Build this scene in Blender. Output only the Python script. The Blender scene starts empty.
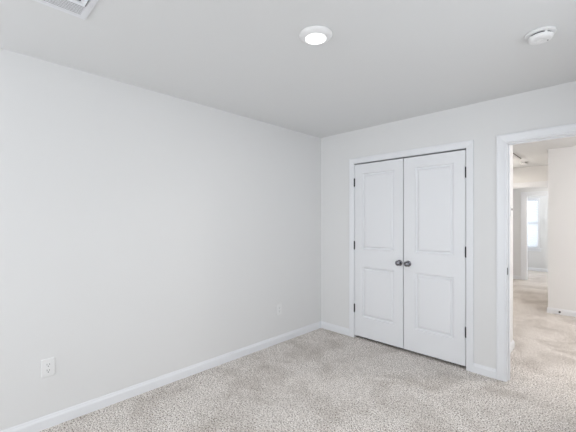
import bpy, bmesh, math
from mathutils import Vector, Matrix

# ------------------------------------------------------------------ camera, world, lights
scene = bpy.context.scene
COL = scene.collection
cam_d = bpy.data.cameras.new('camera')
cam = bpy.data.objects.new('camera', cam_d)
COL.objects.link(cam)
cam_d.sensor_fit = 'HORIZONTAL'
cam_d.sensor_width = 36.0
cam_d.lens = 36.0 * 329.5 / 576.0
cam_d.shift_y = 4.4 / 576.0
cam_d.clip_start = 0.02
cam.location = (2.684, -3.318, 1.379)
cam.rotation_euler = (math.radians(90), 0, math.atan2(0.7033, 0.7109))
scene.camera = cam

world = bpy.data.worlds.new('World')
scene.world = world
world.use_nodes = True
bg = world.node_tree.nodes['Background']
bg.inputs[0].default_value = (0.86, 0.93, 1.0, 1)
bg.inputs[1].default_value = 2.2

def area(name, loc, rot, sx, sy, power, color):
    d = bpy.data.lights.new(name, 'AREA')
    d.shape = 'RECTANGLE'; d.size = sx; d.size_y = sy
    d.energy = power; d.color = color
    o = bpy.data.objects.new(name, d); COL.objects.link(o)
    o.location = loc; o.rotation_euler = rot
    return o
R90 = math.pi / 2
def point(name, loc, power, color, radius=0.1):
    d = bpy.data.lights.new(name, 'POINT')
    d.energy = power; d.color = color; d.shadow_soft_size = radius
    o = bpy.data.objects.new(name, d); COL.objects.link(o); o.location = loc
    return o
# area lamps as daylight through two unseen windows placed for even light (behind and to the right of the camera)
area('daylight_fill_front', (1.30, -5.7, 1.42), (R90, 0, 0), 1.9, 1.45, 43, (0.95, 0.975, 1.0))
area('daylight_fill_right', (3.53, -1.85, 1.42), (R90, 0, R90), 1.5, 1.45, 10.5, (0.95, 0.975, 1.0))
area('daylight_far_window', (0.80, 8.25, 1.33), (-R90, 0, 0), 1.0, 1.4, 3.5, (0.95, 0.98, 1.0))
# the lit ceiling light of the bedroom
d = area('ceiling_light_glow', (1.470, -1.857, 2.405), (0, 0, 0), 0.11, 0.11, 4, (1.0, 0.99, 0.97)); d.data.shape = 'DISK'
# lamps added to brighten the hall, corridor and far rooms, hidden from view
point('hall_fill_light', (3.60, 1.30, 2.26), 30, (1.0, 0.985, 0.975))
area('hall_fill_downlight', (3.60, 1.30, 2.36), (0, 0, 0), 0.25, 0.25, 12, (1.0, 0.98, 0.955))
area('corridor_fill_downlight', (1.10, 3.70, 2.36), (0, 0, 0), 0.25, 0.25, 7.5, (1.0, 0.92, 0.82))
point('corridor_fill_light', (1.10, 3.70, 2.26), 2.6, (1.0, 0.93, 0.84))
point('vestibule_fill_light', (2.45, 5.35, 2.26), 17, (1.0, 0.98, 0.95))
point('far_room_fill_light', (2.4, 6.9, 2.26), 30, (0.97, 0.99, 1.0))

vs = scene.view_settings
vs.view_transform = 'Standard'
vs.look = 'None'
vs.gamma = 1.0
vs.use_curve_mapping = False
vs.exposure = 0.22
scene.cycles.diffuse_bounces = 6
scene.cycles.max_bounces = 14

# ------------------------------------------------------------------ materials
def srgb(r, g, b):
    def f(c):
        c /= 255.0
        return c / 12.92 if c <= 0.04045 else ((c + 0.055) / 1.055) ** 2.4
    return (f(r), f(g), f(b), 1)

def mat(name, color, rough=0.5, metal=0.0, bump=0.0, bscale=200.0, emit=None, estr=0.0, var=0.0):
    m = bpy.data.materials.new(name); m.use_nodes = True
    nt = m.node_tree; b = nt.nodes['Principled BSDF']
    b.inputs['Base Color'].default_value = color
    b.inputs['Roughness'].default_value = rough
    b.inputs['Metallic'].default_value = metal
    tc = nt.nodes.new('ShaderNodeTexCoord')
    n = nt.nodes.new('ShaderNodeTexNoise'); n.inputs['Scale'].default_value = bscale
    n.inputs['Detail'].default_value = 3
    nt.links.new(tc.outputs['Object'], n.inputs['Vector'])
    if var > 0:
        n2 = nt.nodes.new('ShaderNodeTexNoise'); n2.inputs['Scale'].default_value = 1.3
        nt.links.new(tc.outputs['Object'], n2.inputs['Vector'])
        mr = nt.nodes.new('ShaderNodeMapRange')
        mr.inputs['To Min'].default_value = 1 - var; mr.inputs['To Max'].default_value = 1 + var
        nt.links.new(n2.outputs['Fac'], mr.inputs['Value'])
        hs = nt.nodes.new('ShaderNodeHueSaturation'); hs.inputs['Color'].default_value = color
        nt.links.new(mr.outputs['Result'], hs.inputs['Value'])
        nt.links.new(hs.outputs['Color'], b.inputs['Base Color'])
    if bump > 0:
        bp = nt.nodes.new('ShaderNodeBump'); bp.inputs['Strength'].default_value = bump
        bp.inputs['Distance'].default_value = 0.001
        nt.links.new(n.outputs['Fac'], bp.inputs['Height'])
        nt.links.new(bp.outputs['Normal'], b.inputs['Normal'])
    if emit:
        b.inputs['Emission Color'].default_value = emit
        b.inputs['Emission Strength'].default_value = estr
    return m

M_wall = mat('wall_paint', (0.772, 0.772, 0.772, 1), 0.7, bump=0.12, bscale=260)
M_hall = mat('hall_wall_paint', (0.79, 0.785, 0.782, 1), 0.7, bump=0.12, bscale=260)
M_ceil = mat('ceiling_paint', (0.745, 0.75, 0.752, 1), 0.85, bump=0.15, bscale=180)
M_trim = mat('trim_gloss_paint', (0.83, 0.84, 0.865, 1), 0.38, bump=0.03, bscale=60)
M_door = mat('door_paint', (0.82, 0.828, 0.85, 1), 0.42, bump=0.06, bscale=150)
M_plastic = mat('white_plastic', (0.83, 0.83, 0.83, 1), 0.4, bump=0.02)
M_ventw = mat('vent_enamel', (0.79, 0.80, 0.83, 1), 0.4, bump=0.02)
M_dark = mat('dark_void', (0.02, 0.02, 0.022, 1), 0.8, bump=0.02)
M_gapshade_screen = mat('gap_shade_and_screen', (0.12, 0.10, 0.09, 1), 0.9, bump=0.1)  # paints the shadow gap at the hatch; also colours the thermostat screen
M_bronze = mat('dark_hinge_metal', (0.05, 0.05, 0.055, 1), 0.4, 0.8, bump=0.03)
M_nickel = mat('knob_metal', (0.24, 0.24, 0.26, 1), 0.14, 1.0, bump=0.01)
M_rubber = mat('black_rubber', (0.02, 0.02, 0.02, 1), 0.7, bump=0.05)
M_lens = mat('lit_lens', (0.9, 0.9, 0.9, 1), 0.5, emit=(1, 0.99, 0.97, 1), estr=1.6)
M_blind = mat('blind_vinyl', (0.86, 0.87, 0.88, 1), 0.5, bump=0.02)
M_concrete = mat('ground_outside', (0.55, 0.56, 0.55, 1), 0.9, bump=0.2)

_nt = M_blind.node_tree
_tr = _nt.nodes.new('ShaderNodeBsdfTranslucent'); _tr.inputs['Color'].default_value = (0.9, 0.92, 0.95, 1)
_mx = _nt.nodes.new('ShaderNodeMixShader'); _mx.inputs[0].default_value = 0.5
_nt.links.new(_nt.nodes['Principled BSDF'].outputs[0], _mx.inputs[1]); _nt.links.new(_tr.outputs[0], _mx.inputs[2])
_nt.links.new(_mx.outputs[0], _nt.nodes['Material Output'].inputs['Surface'])

def pane_mat():
    m = bpy.data.materials.new('window_glass'); m.use_nodes = True
    nt = m.node_tree; nt.nodes.clear()
    out = nt.nodes.new('ShaderNodeOutputMaterial'); mix = nt.nodes.new('ShaderNodeMixShader')
    t = nt.nodes.new('ShaderNodeBsdfTransparent'); g = nt.nodes.new('ShaderNodeBsdfGlossy')
    g.inputs['Roughness'].default_value = 0.02
    lw = nt.nodes.new('ShaderNodeLayerWeight'); lw.inputs['Blend'].default_value = 0.12
    nt.links.new(lw.outputs['Fresnel'], mix.inputs[0])
    nt.links.new(t.outputs[0], mix.inputs[1]); nt.links.new(g.outputs[0], mix.inputs[2])
    nt.links.new(mix.outputs[0], out.inputs[0])
    return m
M_glass = pane_mat()

def carpet_mat():
    m = bpy.data.materials.new('cut_pile_carpet'); m.use_nodes = True
    nt = m.node_tree; L = nt.links; b = nt.nodes['Principled BSDF']
    b.inputs['Roughness'].default_value = 0.95
    b.inputs['Specular IOR Level'].default_value = 0.1
    tc = nt.nodes.new('ShaderNodeTexCoord')
    def noise(scale, detail=2, rough=0.5):
        n = nt.nodes.new('ShaderNodeTexNoise'); n.inputs['Scale'].default_value = scale
        n.inputs['Detail'].default_value = detail; n.inputs['Roughness'].default_value = rough
        L.new(tc.outputs['Object'], n.inputs['Vector']); return n
    def ramp(src, stops):
        r = nt.nodes.new('ShaderNodeValToRGB')
        e = r.color_ramp.elements
        e[0].position, e[0].color = stops[0]; e[1].position, e[1].color = stops[1]
        for p, c in stops[2:]:
            x = e.new(p); x.color = c
        L.new(src, r.inputs[0]); return r
    def mix(mode, fac, a, bb):
        x = nt.nodes.new('ShaderNodeMix'); x.data_type = 'RGBA'; x.blend_type = mode
        x.inputs[0].default_value = fac
        L.new(a, x.inputs[6]); L.new(bb, x.inputs[7]); return x.outputs[2]
    tuft = noise(95, 4, 0.8)
    c1 = ramp(tuft.outputs['Fac'], [(0.41, srgb(92, 78, 70)), (0.545, (1.0, 0.97, 0.94, 1)),
                                    (0.472, srgb(226, 218, 210))])
    flecks = noise(230, 1)
    c2 = ramp(flecks.outputs['Fac'], [(0.34, srgb(160, 148, 138)), (0.47, (1, 1, 1, 1))])
    col = mix('MULTIPLY', 0.75, c1.outputs[0], c2.outputs[0])
    # vacuum and foot marks where the pile leans differently
    patch = noise(2.3, 3, 0.6)
    patch.inputs['Distortion'].default_value = 0.6
    c3 = ramp(patch.outputs['Fac'], [(0.36, (0.80, 0.785, 0.77, 1)), (0.56, (1, 1, 1, 1))])
    col = mix('MULTIPLY', 1.0, col, c3.outputs[0])
    mid = noise(14, 2)
    c4 = ramp(mid.outputs['Fac'], [(0.35, (0.86, 0.85, 0.84, 1)), (0.6, (1, 1, 1, 1))])
    col = mix('MULTIPLY', 0.55, col, c4.outputs[0])
    L.new(col, b.inputs['Base Color'])
    bp = nt.nodes.new('ShaderNodeBump'); bp.inputs['Strength'].default_value = 0.7
    bp.inputs['Distance'].default_value = 0.006
    L.new(tuft.outputs['Fac'], bp.inputs['Height'])
    L.new(bp.outputs['Normal'], b.inputs['Normal'])
    return m
M_carpet = carpet_mat()

# ------------------------------------------------------------------ helpers
def new(): return bmesh.new()

def box(bm, x0, x1, y0, y1, z0, z1):
    v = [bm.verts.new(p) for p in ((x0,y0,z0),(x1,y0,z0),(x1,y1,z0),(x0,y1,z0),(x0,y0,z1),(x1,y0,z1),(x1,y1,z1),(x0,y1,z1))]
    for f in ((0,3,2,1),(4,5,6,7),(0,1,5,4),(1,2,6,5),(2,3,7,6),(3,0,4,7)):
        bm.faces.new([v[i] for i in f])

def loft(bm, rings, close=True, caps=True):
    rs = [[bm.verts.new(p) for p in r] for r in rings]
    n = len(rs[0])
    for a, b in zip(rs, rs[1:]):
        for i in range(n if close else n - 1):
            j = (i + 1) % n
            bm.faces.new((a[i], a[j], b[j], b[i]))
    if caps:
        bm.faces.new(rs[0]); bm.faces.new(list(reversed(rs[-1])))

def lathe(bm, prof, n=48, mtx=None, cap=True):
    """prof: (radius, z) list; closed at both ends."""
    rings = []
    for r, z in prof:
        ring = [Vector((r*math.cos(2*math.pi*k/n), r*math.sin(2*math.pi*k/n), z)) for k in range(n)]
        if mtx: ring = [mtx @ p for p in ring]
        rings.append(ring)
    loft(bm, rings, True, cap)

def obj(name, bm, m, parent=None, smooth=False, bevel=0.0, kind=None, label=None, cat=None, group=None, loc=None):
    bmesh.ops.recalc_face_normals(bm, faces=bm.faces)
    me = bpy.data.meshes.new(name); bm.to_mesh(me); bm.free()
    o = bpy.data.objects.new(name, me); COL.objects.link(o)
    me.materials.append(m)
    if smooth:
        me.polygons.foreach_set('use_smooth', [True]*len(me.polygons))
        try: me.set_sharp_from_angle(angle=math.radians(40))
        except Exception: pass
    if bevel > 0:
        b = o.modifiers.new('bevel', 'BEVEL'); b.width = bevel; b.segments = 2; b.limit_method = 'ANGLE'
    if parent: o.parent = parent
    if loc: o.location = loc
    tag(o, label, cat, group, kind)
    return o

def tag(o, label=None, cat=None, group=None, kind=None):
    if label: o['label'] = label
    if cat: o['category'] = cat
    if group: o['group'] = group
    if kind: o['kind'] = kind

def empty(name, loc, rot=(0,0,0), **k):
    o = bpy.data.objects.new(name, None); COL.objects.link(o)
    o.empty_display_size = 0.1
    o.location = loc; o.rotation_euler = rot; tag(o, **k); return o

def wall_y(bm, x0, x1, y0, y1, H, openings):
    """wall running in X with rectangular openings (xa, xb, za, zb)"""
    x = x0
    for xa, xb, za, zb in sorted(openings):
        if xa > x: box(bm, x, xa, y0, y1, 0, H)
        if za > 0: box(bm, xa, xb, y0, y1, 0, za)
        if zb < H: box(bm, xa, xb, y0, y1, zb, H)
        x = xb
    if x < x1: box(bm, x, x1, y0, y1, 0, H)
def wall_x(bm, y0, y1, x0, x1, H, openings):
    y = y0
    for ya, yb, za, zb in sorted(openings):
        if ya > y: box(bm, x0, x1, y, ya, 0, H)
        if za > 0: box(bm, x0, x1, ya, yb, 0, za)
        if zb < H: box(bm, x0, x1, ya, yb, zb, H)
        y = yb
    if y < y1: box(bm, x0, x1, y, y1, 0, H)

S = 'structure'
H = 2.44
# ------------------------------------------------------------------ shell
bm = new(); box(bm, -0.12, 4.52, -5.62, 7.94, -0.08, 0)
obj('floor', bm, M_carpet, kind=S, label='beige and grey flecked cut pile carpet covering the floor', cat='carpet')
bm = new(); box(bm, -0.12, 4.52, -5.62, 7.94, H, H+0.1)
obj('ceiling', bm, M_ceil, kind=S, label='flat light grey painted ceiling', cat='ceiling')

# closet opening and doorway opening in the back wall
CX0, CX1, CZ = 0.505, 1.7135, 2.046
DX0, DX1, DZ = 2.034, 2.80, 2.040
J = 0.018   # jamb board thickness
bm = new(); wall_y(bm, -0.12, 4.52, 0, 0.115, H, [(CX0-J, CX1+J, 0, CZ+J), (DX0-J, DX1+J, 0, DZ+J)])
obj('wall_back', bm, M_wall, kind=S, label='pale grey wall holding the closet and the open doorway', cat='wall')
bm = new(); box(bm, -0.12, 0, -5.5, 0, 0, H)
obj('wall_left', bm, M_wall, kind=S, label='long bare pale grey wall on the left with two outlets', cat='wall')
bm = new(); wall_x(bm, -5.5, 0, 3.35, 3.47, H, [(-2.6, -1.1, 0.7, 2.1)])
obj('wall_right', bm, M_wall, kind=S, label='pale grey bedroom wall to the right of the doorway', cat='wall')
bm = new(); wall_y(bm, -0.12, 3.47, -5.62, -5.5, H, [(0.35, 2.25, 0.7, 2.1)])
obj('wall_front', bm, M_wall, kind=S, label='pale grey bedroom wall facing the closet', cat='wall')
# closet enclosure (back, left side) and the hall wall that forms its right side
bm = new(); box(bm, -0.12, 0.0, 0.115, 0.80, 0, H); box(bm, 0.0, 1.79, 0.70, 0.80, 0, H)
obj('wall_closet', bm, M_wall, kind=S, label='inner wall of the closet behind the double doors', cat='wall')
bm = new(); box(bm, 1.79, 1.905, 0.115, 0.94, 0, H); box(bm, 0.8, 1.79, 0.84, 0.94, 0, H)
obj('wall_hall_near', bm, M_hall, kind=S, label='short hall wall edge just past the left door jamb', cat='wall')
bm = new(); box(bm, 0.8, 0.9, 0.94, 4.66, 0, H)
obj('wall_hall_left', bm, M_hall, kind=S, label='left wall of the hall corridor', cat='wall')
bm = new(); box(bm, 1.982, 4.4, 2.92, 3.03, 0, H); box(bm, 1.982, 2.09, 3.03, 4.66, 0, H)
obj('wall_hall_right', bm, M_hall, kind=S, label='wide white hall wall seen at the right edge through the doorway', cat='wall')
bm = new(); box(bm, 4.4, 4.52, 0.115, 3.03, 0, H)
obj('wall_hall_end', bm, M_hall, kind=S, label='end wall of the hall on the right', cat='wall')
bm = new(); wall_y(bm, 0.1, 3.1, 4.66, 4.775, H, [(1.0, 1.88, 0, 2.045)])
obj('wall_hall_header', bm, M_hall, kind=S, label='warm beige wall above the cased opening at the corridor end', cat='wall')
bm = new(); wall_y(bm, 0.1, 3.1, 5.97, 6.07, H, [(1.235, 2.05, 0, 1.965)])
obj('wall_vestibule', bm, M_wall, kind=S, label='grey wall with a cased doorway in front of the far window', cat='wall')
bm = new(); box(bm, 0.1, 0.2, 4.775, 7.82, 0, H); box(bm, 3.0, 3.1, 4.775, 7.82, 0, H)
obj('wall_far_sides', bm, M_wall, kind=S, label='side walls of the far room', cat='wall')
WX0, WX1, WZ0, WZ1 = 0.34, 1.25, 0.62, 1.985
bm = new(); wall_y(bm, 0.1, 3.1, 7.82, 7.94, H, [(WX0, WX1, WZ0, WZ1)])
obj('wall_far', bm, M_wall, kind=S, label='grey wall of the far room holding the bright window', cat='wall')

# ------------------------------------------------------------------ baseboards
BB = [(0,0), (0.0135,0), (0.0135,0.058), (0.0115,0.064), (0.008,0.070), (0.0065,0.078), (0.004,0.0825), (0,0.083)]
def base(bm, p0, p1, nrm, m0=0, m1=0):
    """baseboard from p0 to p1 on a wall whose inward normal is nrm; m0/m1 extend the outer edge per unit depth (mitres)"""
    p0 = Vector((*p0, 0)); p1 = Vector((*p1, 0)); n = Vector((*nrm, 0)); d = (p1-p0).normalized()
    rings = []
    for p, s, m in ((p0, -1, m0), (p1, 1, m1)):
        rings.append([p + n*t + d*(s*m*t) + Vector((0,0,z)) for t, z in BB])
    loft(bm, rings)
def bboard(name, segs, label):
    bm = new()
    for s in segs: base(bm, *s)
    obj(name, bm, M_trim, kind=S, label=label, cat='baseboard')
bboard('baseboard_left', [((0,-5.5),(0,0),(1,0),-1,-1)], 'white baseboard along the left wall')
bboard('baseboard_back', [((0,0),(0.442,0),(0,-1),-1,0), ((1.772,0),(1.957,0),(0,-1)), ((2.877,0),(3.35,0),(0,-1),0,-1)], 'white baseboard along the closet wall')
bboard('baseboard_right', [((3.35,0),(3.35,-5.5),(-1,0),-1,-1)], 'white baseboard along the right bedroom wall')
bboard('baseboard_front', [((3.35,-5.5),(0,-5.5),(0,1),-1,-1)], 'white baseboard along the window wall of the bedroom')
bboard('baseboard_hall_near', [((1.905,0.19),(1.905,0.94),(1,0),0,1), ((1.905,0.94),(0.9,0.94),(0,1),1,-1)], 'white baseboard on the short hall wall past the jamb')
bboard('baseboard_hall_left', [((0.9,0.94),(0.9,4.66),(1,0),-1,-1)], 'white baseboard on the left corridor wall')
bboard('baseboard_hall_right', [((1.982,2.92),(4.4,2.92),(0,-1),1,-1), ((1.982,2.92),(1.982,4.66),(-1,0),1,-1)], 'white baseboard along the white hall wall on the right')
bboard('baseboard_vestibule', [((0.2,5.97),(1.148,5.97),(0,-1),-1,0), ((2.13,5.97),(3.0,5.97),(0,-1),0,-1)], 'white baseboard beside the second cased doorway')
bboard('baseboard_far', [((0.2,7.82),(3.0,7.82),(0,-1),-1,-1)], 'white baseboard under the far window')

# ------------------------------------------------------------------ casings and jambs
CAS = [(0.0,0.0), (0.0,0.009), (0.004,0.011), (0.010,0.0105), (0.016,0.012), (0.040,0.015), (0.046,0.0175), (0.0575,0.0175), (0.060,0.015), (0.060,0.0)]
def casing(bm, x0, x1, zt, y, dirn, w=0.060):
    k = w/0.060
    prof = [(u*k, d) for u, d in CAS]
    nodes = []
    for node in range(4):
        ring = []
        for u, d in prof:
            x = x0-u if node < 2 else x1+u
            z = 0 if node in (0, 3) else zt+u
            ring.append((x, y+dirn*d, z))
        nodes.append(ring)
    loft(bm, nodes)
def jamb(bm, x0, x1, zt, y0, y1, stop=None):
    box(bm, x0-J, x0, y0, y1, 0, zt+J); box(bm, x1, x1+J, y0, y1, 0, zt+J); box(bm, x0, x1, y0, y1, zt, zt+J)
    if stop:
        a, b = stop; t = 0.010
        box(bm, x0, x0+t, a, b, 0, zt); box(bm, x1-t, x1, a, b, 0, zt); box(bm, x0+t, x1-t, a, b, zt-t, zt)
root = empty('trim_1', ((CX0+CX1)/2, 0, 0), kind=S, label='white door casing framing the closet double doors', cat='door frame')
def local(bm, root):
    bmesh.ops.translate(bm, verts=bm.verts, vec=-Vector(root.location)); return bm
bm = new(); casing(bm, CX0-0.004, CX1+0.004, CZ+0.004, 0, -1); obj('casing', local(bm, root), M_trim, root)
bm = new(); jamb(bm, CX0, CX1, CZ, 0, 0.115); obj('jamb', local(bm, root), M_trim, root)
root = empty('trim_2', ((DX0+DX1)/2, 0, 0), kind=S, label='white casing and jamb of the open bedroom doorway', cat='door frame')
bm = new(); casing(bm, DX0-0.007, DX1+0.007, DZ+0.007, 0, -1, 0.068); casing(bm, DX0-0.007, DX1+0.007, DZ+0.007, 0.115, 1, 0.068)
obj('casing', local(bm, root), M_trim, root)
bm = new(); jamb(bm, DX0, DX1, DZ, 0, 0.115, (0.040, 0.075)); obj('jamb', local(bm, root), M_trim, root)
bm = new(); box(bm, DX0-0.0005, DX0+0.0012, 0.004, 0.032, 0.912, 0.972)
obj('strike_plate', local(bm, root), M_bronze, root, label='dark metal strike plate')
root = empty('trim_3', (1.44, 4.66, 0), kind=S, label='white casing of the opening at the end of the corridor', cat='door frame')
bm = new(); casing(bm, 1.0, 1.85, 2.045, 4.66, -1, 0.09); obj('casing', local(bm, root), M_trim, root)
bm = new(); jamb(bm, 1.018, 1.862, 2.03, 4.66, 4.775); obj('jamb', local(bm, root), M_trim, root)
root = empty('trim_4', (1.64, 5.97, 0), kind=S, label='white casing of the second doorway before the far window', cat='door frame')
bm = new(); casing(bm, 1.228, 2.05, 1.945, 5.97, -1, 0.09); obj('casing', local(bm, root), M_trim, root)
bm = new(); jamb(bm, 1.253, 2.032, 1.947, 5.97, 6.07); obj('jamb', local(bm, root), M_trim, root)

# ------------------------------------------------------------------ closet doors
def door_leaf(name, x0, x1, z0, z1, xp, hinge_x, knob_x, label):
    """two panel moulded door; xp = (left, right) of the panels"""
    root = empty(name, ((x0+x1)/2, 0.0, 0), kind=S, label=label, cat='closet door')
    ox = root.location.x
    bm = new()
    yf, yb = 0.002, 0.036
    panels = [(xp[0], xp[1], 0.262, 0.840), (xp[0], xp[1], 1.048, 1.922)]
    # front face with the two panel openings cut out
    xs = [x0, xp[0], xp[1], x1]; zs = [z0, 0.262, 0.840, 1.048, 1.922, z1]
    V = {}
    for i, x in enumerate(xs):
        for j, z in enumerate(zs): V[i, j] = bm.verts.new((x, yf, z))
    for i in range(3):
        for j in range(5):
            if i == 1 and j in (1, 3): continue
            bm.faces.new((V[i,j], V[i+1,j], V[i+1,j+1], V[i,j+1]))
    # panel mouldings: sloped ovolo down, flat quirk, slope up to the raised field
    steps = [(0.002, 0.0060), (0.007, 0.0150), (0.017, 0.0165), (0.021, 0.0160), (0.032, 0.0050), (0.037, 0.0025)]
    for j in (1, 3):
        prev = [V[1,j], V[2,j], V[2,j+1], V[1,j+1]]
        a, b, c, d = xs[1], xs[2], zs[j], zs[j+1]
        for s, dep in steps:
            cur = [bm.verts.new(p) for p in ((a+s, yf+dep, c+s), (b-s, yf+dep, c+s), (b-s, yf+dep, d-s), (a+s, yf+dep, d-s))]
            for k in range(4): bm.faces.new((prev[k], prev[(k+1)%4], cur[(k+1)%4], cur[k]))
            prev = cur
        bm.faces.new(prev)
    # edges and back
    B = [bm.verts.new(p) for p in ((x0,yb,z0), (x1,yb,z0), (x1,yb,z1), (x0,yb,z1))]
    bm.faces.new(list(reversed(B)))
    bm.faces.new([V[0,0], *[V[i,0] for i in (1,2,3)], B[1], B[0]])
    bm.faces.new([V[3,0], *[V[3,j] for j in range(1,6)], B[2], B[1]])
    bm.faces.new([V[3,5], V[2,5], V[1,5], V[0,5], B[3], B[2]])
    bm.faces.new([*[V[0,j] for j in range(5,-1,-1)], B[0], B[3]])
    obj('door_panel', local(bm, root), M_door, root)
    for zc in (0.347, 1.087, 1.824):
        bm = new()
        mt = Matrix.Translation((hinge_x-ox, -0.0045, zc))
        prof = [(0.0025,-0.052),(0.005,-0.050),(0.0055,-0.046)]
        for k in range(5):
            a = -0.045+k*0.018
            prof += [(0.0072,a+0.0006),(0.0072,a+0.0170),(0.0062,a+0.0174)]
        prof += [(0.0055,0.046),(0.005,0.050),(0.0025,0.052)]
        lathe(bm, prof, 20, mt)
        s = 1 if knob_x > hinge_x else -1
        box(bm, min(hinge_x-ox, hinge_x-ox+s*0.006), max(hinge_x-ox, hinge_x-ox+s*0.006), -0.003, 0.0022, zc-0.045, zc+0.045)
        obj('hinge', bm, M_bronze, root, smooth=True)
    bm = new()
    mt = Matrix.Translation((knob_x-ox, yf, 0.929)) @ Matrix.Rotation(R90, 4, 'X')
    prof = [(0.0, 0.0), (0.030, 0.0), (0.0315, 0.002), (0.030, 0.006), (0.024, 0.009), (0.013, 0.011),
            (0.0105, 0.020), (0.0115, 0.027), (0.018, 0.031), (0.0245, 0.037), (0.0275, 0.045), (0.0270, 0.052),
            (0.0225, 0.059), (0.014, 0.063), (0.004, 0.0645)]
    lathe(bm, prof[1:], 40, mt)
    obj('door_knob', bm, M_nickel, root, smooth=True, label='shiny dark nickel round knob')
    return root
door_leaf('door_1', 0.5095, 1.1045, 0.030, 2.032, (0.612, 1.006), 0.5065, 1.067, 'left leaf of the white two panel closet double doors')
door_leaf('door_2', 1.1130, 1.7080, 0.030, 2.032, (1.216+0.02, 1.606), 1.7125, 1.162, 'right leaf of the white two panel closet double doors')

# ------------------------------------------------------------------ windows
def window(name, w, h, loc, rotz, label, thick=0.12, mullion=True):
    """window unit in local XZ, opening 0..w, 0..h; room side is -Y"""
    root = empty(name, loc, (0,0,rotz), kind=S, label=label, cat='window')
    bm = new(); f = 0.045; y0, y1 = 0.065, thick-0.01
    box(bm, 0, f, y0, y1, 0, h); box(bm, w-f, w, y0, y1, 0, h); box(bm, f, w-f, y0, y1, 0, f); box(bm, f, w-f, y0, y1, h-f, h)
    box(bm, f, w-f, y0+0.005, y1-0.01, h/2-0.02, h/2+0.02)
    if mullion: box(bm, w/2-0.035, w/2+0.035, y0, y1, f, h-f)
    obj('window_frame', bm, M_trim, root)
    bm = new(); box(bm, f, w-f, 0.086, 0.089, f, h-f)
    obj('pane', bm, M_glass, root)
    bm = new(); box(bm, -0.05, w+0.05, -0.035, 0.0, -0.022, 0.0); box(bm, 0, w, 0, 0.064, -0.0, 0.004)
    box(bm, -0.035, w+0.035, -0.012, 0.0, -0.085, -0.022)
    obj('window_sill', bm, M_trim, root, bevel=0.003)
    return root
window('window_1', 1.9, 1.4, (2.25, -5.5, 0.7), math.pi, 'unseen wide white framed window in the bedroom wall facing the closet, placed for even light')  # both bedroom windows are unseen, put in for even light
window('window_2', 1.5, 1.4, (3.35, -1.1, 0.7), -R90, 'unseen white framed window in the right bedroom wall, placed for even light')
window('window_3', WX1-WX0, WZ1-WZ0, (WX0, 7.82, WZ0), 0, 'bright far window with white blinds seen through both doorways', mullion=False)

_w3 = [o for o in COL.objects if o.name == 'window_3'][0]
bm = new(); _w, _h = WX1-WX0, WZ1-WZ0
box(bm, 0, 0.045, -0.012, 0.066, 0.004, _h); box(bm, _w-0.045, _w, -0.012, 0.066, 0.004, _h); box(bm, 0.045, _w-0.045, -0.012, 0.066, _h-0.04, _h)
obj('window_lining', bm, M_trim, _w3)

# blind hanging in the far window
root = empty('window_blind', (WX0, 7.86, WZ0), label='white horizontal slat blind hanging in the far bright window', cat='blind')
W_, H_ = WX1-WX0, WZ1-WZ0
bm = new(); box(bm, 0.052, W_-0.052, -0.03, 0.015, H_-0.085, H_-0.041); obj('headrail', bm, M_blind, root, bevel=0.003)
bm = new(); n = 26
for i in range(n):
    z = 0.05 + (H_-0.17)*i/(n-1)
    c, s = math.cos(math.radians(66)), math.sin(math.radians(66))
    d = 0.024
    r1 = []
    for x in (0.054, W_-0.054):
        r1.append([(x, -d*c, z-d*s), (x, 0, z+0.003), (x, d*c, z+d*s), (x, d*c, z+d*s+0.002), (x, 0, z+0.0055), (x, -d*c, z-d*s+0.002)])
    loft(bm, r1)
obj('slats', bm, M_blind, root)
bm = new(); box(bm, 0.054, W_-0.054, -0.022, 0.022, 0.005, 0.025); obj('bottom_rail', bm, M_blind, root, bevel=0.003)
bm = new()
for x in (0.15, W_/2, W_-0.15): box(bm, x-0.001, x+0.001, -0.026, -0.024, 0.02, H_-0.08)
obj('ladder_cord', bm, M_blind, root)

# ------------------------------------------------------------------ ceiling light
def hung(name, x, y, **k): return empty(name, (x, y, H), (math.pi, 0, 0), **k)   # local +z points down
root = hung('ceiling_light', 1.472, -1.868, label='round white flush disc ceiling light with lit lens', cat='ceiling light')
bm = new(); lathe(bm, [(0.087,0), (0.0935,0.001), (0.0945,0.004), (0.092,0.008), (0.084,0.014), (0.074,0.0205), (0.064,0.0245), (0.0600,0.025), (0.0585,0.0235), (0.0585,0.002)], 72)
obj('light_trim', bm, M_plastic, root, smooth=True)
bm = new(); lathe(bm, [(0.0583,0.019), (0.0583,0.0235), (0.050,0.0248), (0.03,0.0256), (0.004,0.026)], 72)
obj('lens', bm, M_lens, root, smooth=True, label='glowing white round lens')

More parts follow.
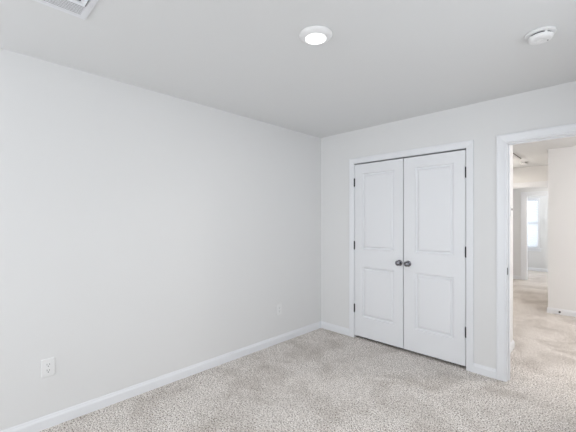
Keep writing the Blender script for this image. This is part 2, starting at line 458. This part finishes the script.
# smoke detectors
def smoke(x, y, rot, label, k=1.0):
    root = hung('smoke_detector', x, y, label=label, cat='smoke detector', group='smoke detectors on the ceilings')
    root.rotation_euler.z = rot
    root.scale = (k, k, k)
    bm = new(); lathe(bm, [(0.068,0), (0.0715,0.001), (0.0725,0.005), (0.0715,0.012), (0.068,0.014), (0.052,0.0145)], 64)
    obj('mounting_base', bm, M_plastic, root, smooth=True)
    bm = new(); lathe(bm, [(0.0500,0.0140), (0.0500,0.0225)], 64)
    obj('vent_slot', bm, M_dark, root, smooth=True, label='dark air slot ring')
    bm = new()
    lathe(bm, [(0.0500,0.0215), (0.0560,0.0220), (0.0585,0.0240), (0.0590,0.0270), (0.0570,0.0350), (0.0530,0.0400), (0.0450,0.0430), (0.0300,0.0440), (0.0220,0.0440), (0.0205,0.0430), (0.0020,0.0430)], 64)
    for k2 in range(12):   # ribs bridging the slot
        a = 2*math.pi*k2/12
        if k2 % 3: continue
        mt = Matrix.Rotation(a, 4, 'Z')
        b2 = new(); box(b2, 0.046, 0.0575, -0.005, 0.005, 0.0125, 0.0225); bmesh.ops.transform(b2, matrix=mt, verts=b2.verts)
        me = bpy.data.meshes.new('t'); b2.to_mesh(me); b2.free(); bm.from_mesh(me); bpy.data.meshes.remove(me)
    obj('detector_cover', bm, M_plastic, root, smooth=True)
    bm = new(); lathe(bm, [(0.0035,0.042), (0.0035,0.0447), (0.001,0.0452)], 12, Matrix.Translation((0.037,0,0)))
    obj('indicator', bm, M_dark, root, label='small dark indicator dot')
    bm = new(); lathe(bm, [(0.0165,0.0427), (0.0165,0.0443), (0.015,0.0449), (0.002,0.0451)], 32)
    obj('test_button', bm, M_plastic, root, smooth=True)
    return root
smoke(2.388, -0.987, 0.6, 'white round smoke detector on the bedroom ceiling in front of the doorway')
smoke(1.520, 3.97, 0.2, 'small white smoke detector on the hall ceiling seen through the doorway', 0.93)

# ------------------------------------------------------------------ air vent (register) at the top left
root = hung('air_vent', 0.70, -2.833, label='white metal ceiling air register with louvres above left wall', cat='air vent')
# local: x right, y toward camera (flipped), z down
VW, VL = 0.31, 0.37
bm = new(); bd = 0.030
def vring(o0, z): return [(o0,o0,z), (VW-o0,o0,z), (VW-o0,VL-o0,z), (o0,VL-o0,z)]
loft(bm, [vring(0,0), vring(0,0.003), vring(0.006,0.007), vring(bd-0.004,0.0085), vring(bd,0.006), vring(bd,0.0005)], True, False)
obj('vent_frame', bm, M_ventw, root)
bm = new(); box(bm, bd-0.002, VW-bd+0.002, bd-0.002, VL-bd+0.002, 0.0, 0.0006)
obj('vent_backing', bm, M_dark, root, label='dark duct opening behind the louvres')
def louvres(x0, x1, tilt, pitch=0.0105, wd=0.0125):
    bm = new(); n = int((x1-x0)/pitch)
    for i in range(n):
        x = x0 + (i+0.5)*(x1-x0)/n
        c, s = math.cos(tilt)*wd/2, math.sin(tilt)*wd/2
        rings = []
        for y in ((bd, VL-bd) if x0 < 0.1 else (bd+0.027, VL-bd-0.027)):
            rings.append([(x-c, y, 0.0055-s*0.7), (x+c, y, 0.0055+s*0.7), (x+c, y, 0.0063+s*0.7), (x-c, y, 0.0063-s*0.7)])
        loft(bm, rings)
    return bm
obj('louvre_bank', louvres(bd, 0.128, 0.0, 0.0112, 0.0083), M_ventw, root)
obj('louvre_bank', louvres(0.152, VW-bd-0.010, 0.75, 0.0135, 0.010), M_ventw, root)
def iring(o0, z): return [(0.129+o0, bd+0.006+o0, z), (VW-bd-o0, bd+0.006+o0, z), (VW-bd-o0, VL-bd-0.006-o0, z), (0.129+o0, VL-bd-0.006-o0, z)]
bm = new(); loft(bm, [iring(0, 0.0006), iring(0.001, 0.0125), iring(0.006, 0.0125), iring(0.009, 0.006), iring(0.022, 0.006), iring(0.022, 0.0010)], True, False)
obj('inner_frame', bm, M_ventw, root)
for p in ((VW/2, 0.014), (VW/2, VL-0.014)):
    bm = new(); lathe(bm, [(0.004,0.006), (0.004,0.0088), (0.002,0.0094)], 16, Matrix.Translation((*p, 0)))
    obj('screw', bm, M_ventw, root)

# ------------------------------------------------------------------ outlets on the left wall
def rounded(w, h, r, n=6):
    pts = []
    for cx_, cy_, a0 in ((w/2-r, h/2-r, 0), (-w/2+r, h/2-r, 1), (-w/2+r, -h/2+r, 2), (w/2-r, -h/2+r, 3)):
        for k in range(n+1):
            a = (a0 + k/n)*R90
            pts.append((cx_+r*math.cos(a), cy_+r*math.sin(a)))
    return pts
def rr(bm, w, h, r, d0, d1, cy=0.0, ch=0.0):
    """rounded slab in local YZ plane standing off the wall from x=d0 to x=d1"""
    rings = [[(d0, p[0], p[1]+cy) for p in rounded(w, h, r)]]
    if ch: rings.append([(d1-ch, p[0], p[1]+cy) for p in rounded(w, h, r)])
    rings.append([(d1, p[0], p[1]+cy) for p in rounded(w-2*ch, h-2*ch, max(r-ch, 0.001))])
    loft(bm, rings)
def outlet(y, z, label):
    root = empty('electrical_outlet', (0, y, z), label=label, cat='outlet', group='electrical outlets low on the left wall')
    bm = new(); rr(bm, 0.074, 0.118, 0.005, 0, 0.0062, 0, 0.0025); obj('cover_plate', bm, M_plastic, root)
    for s in (1, -1):
        bm = new(); rr(bm, 0.034, 0.029, 0.011, 0.0062, 0.0078, s*0.0195, 0.0006)
        rc = obj('receptacle', bm, M_plastic, root)
        bm = new(); zz = s*0.0195
        box(bm, 0.0078, 0.0081, -0.0080, -0.0056, zz-0.001, zz+0.009)
        box(bm, 0.0078, 0.0081, 0.0056, 0.0078, zz-0.001, zz+0.008)
        obj('slot', bm, M_dark, rc, label='dark plug slots')
        bm = new(); rr(bm, 0.0060, 0.0060, 0.0028, 0.0078, 0.0081, zz-0.0085); obj('ground_hole', bm, M_dark, rc, label='dark round ground hole')
    bm = new(); lathe(bm, [(0.0035,0), (0.0035,0.0010), (0.002,0.0016)], 16, Matrix.Translation((0.0062,0,0)) @ Matrix.Rotation(R90, 4, 'Y'))
    obj('screw', bm, M_plastic, root)
outlet(-2.881, 0.398, 'white duplex wall outlet nearest the camera on left wall')
outlet(-0.749, 0.377, 'white duplex wall outlet near the far corner of left wall')

# ------------------------------------------------------------------ hall fittings
root = empty('thermostat', (1.905, 0.80, 1.475), label='small white thermostat on the hall wall beside the door jamb', cat='thermostat')
bm = new(); rr(bm, 0.085, 0.11, 0.008, 0, 0.017, 0, 0.004); obj('housing', bm, M_plastic, root)
bm = new(); rr(bm, 0.044, 0.022, 0.003, 0.017, 0.0174, 0.020); obj('screen', bm, M_gapshade_screen, root, label='grey display screen')

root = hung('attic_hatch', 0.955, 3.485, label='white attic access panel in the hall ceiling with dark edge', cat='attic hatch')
bm = new(); box(bm, 0, 0.60, 0, 1.30, 0.010, 0.028); obj('hatch_panel', bm, M_hall, root, bevel=0.002)
bm = new(); box(bm, 0.004, 0.604, -0.002, 1.30, 0, 0.010); obj('gap_shade', bm, M_gapshade_screen, root, label='dark strip painting the shadow gap between panel and ceiling')  # dark strip painted in for the shadow line along the hatch edge

root = empty('door_stop', (2.125, 2.906, 0.052), label='small door stop with black tip on the hall baseboard', cat='door stop')
mt = Matrix.Rotation(R90, 4, 'X')
bm = new(); lathe(bm, [(0.012,0), (0.012,0.003), (0.006,0.006), (0.0055,0.052), (0.007,0.054), (0.007,0.058)], 20, mt)
obj('rod', bm, M_plastic, root, smooth=True)
bm = new(); lathe(bm, [(0.0125,0.058), (0.0135,0.061), (0.0135,0.072), (0.010,0.075), (0.002,0.076)], 20, mt)
obj('rubber_tip', bm, M_rubber, root, smooth=True, label='black rubber tip')

# unseen ceiling lamps added around the fill lights (first holds hall_fill_light)
for x, y, lb in ((3.60, 1.30, 'round white flush fill lamp added unseen on the hall ceiling'), (1.10, 3.70, 'round white flush fill lamp added unseen on the corridor ceiling'), (2.45, 5.35, 'round white flush fill lamp added unseen on the vestibule ceiling'), (2.4, 6.9, 'round white flush fill lamp added unseen on the far room ceiling')):
    root = hung('added_fill_lamp', x, y, label=lb, cat='ceiling light')
    bm = new(); lathe(bm, [(0.16,0), (0.165,0.004), (0.165,0.02), (0.155,0.024)], 48); obj('lamp_base', bm, M_plastic, root, smooth=True)
    bm = new(); lathe(bm, [(0.150,0.024), (0.145,0.034), (0.11,0.044), (0.004,0.05)], 48); obj('diffuser', bm, M_lens, root, smooth=True)
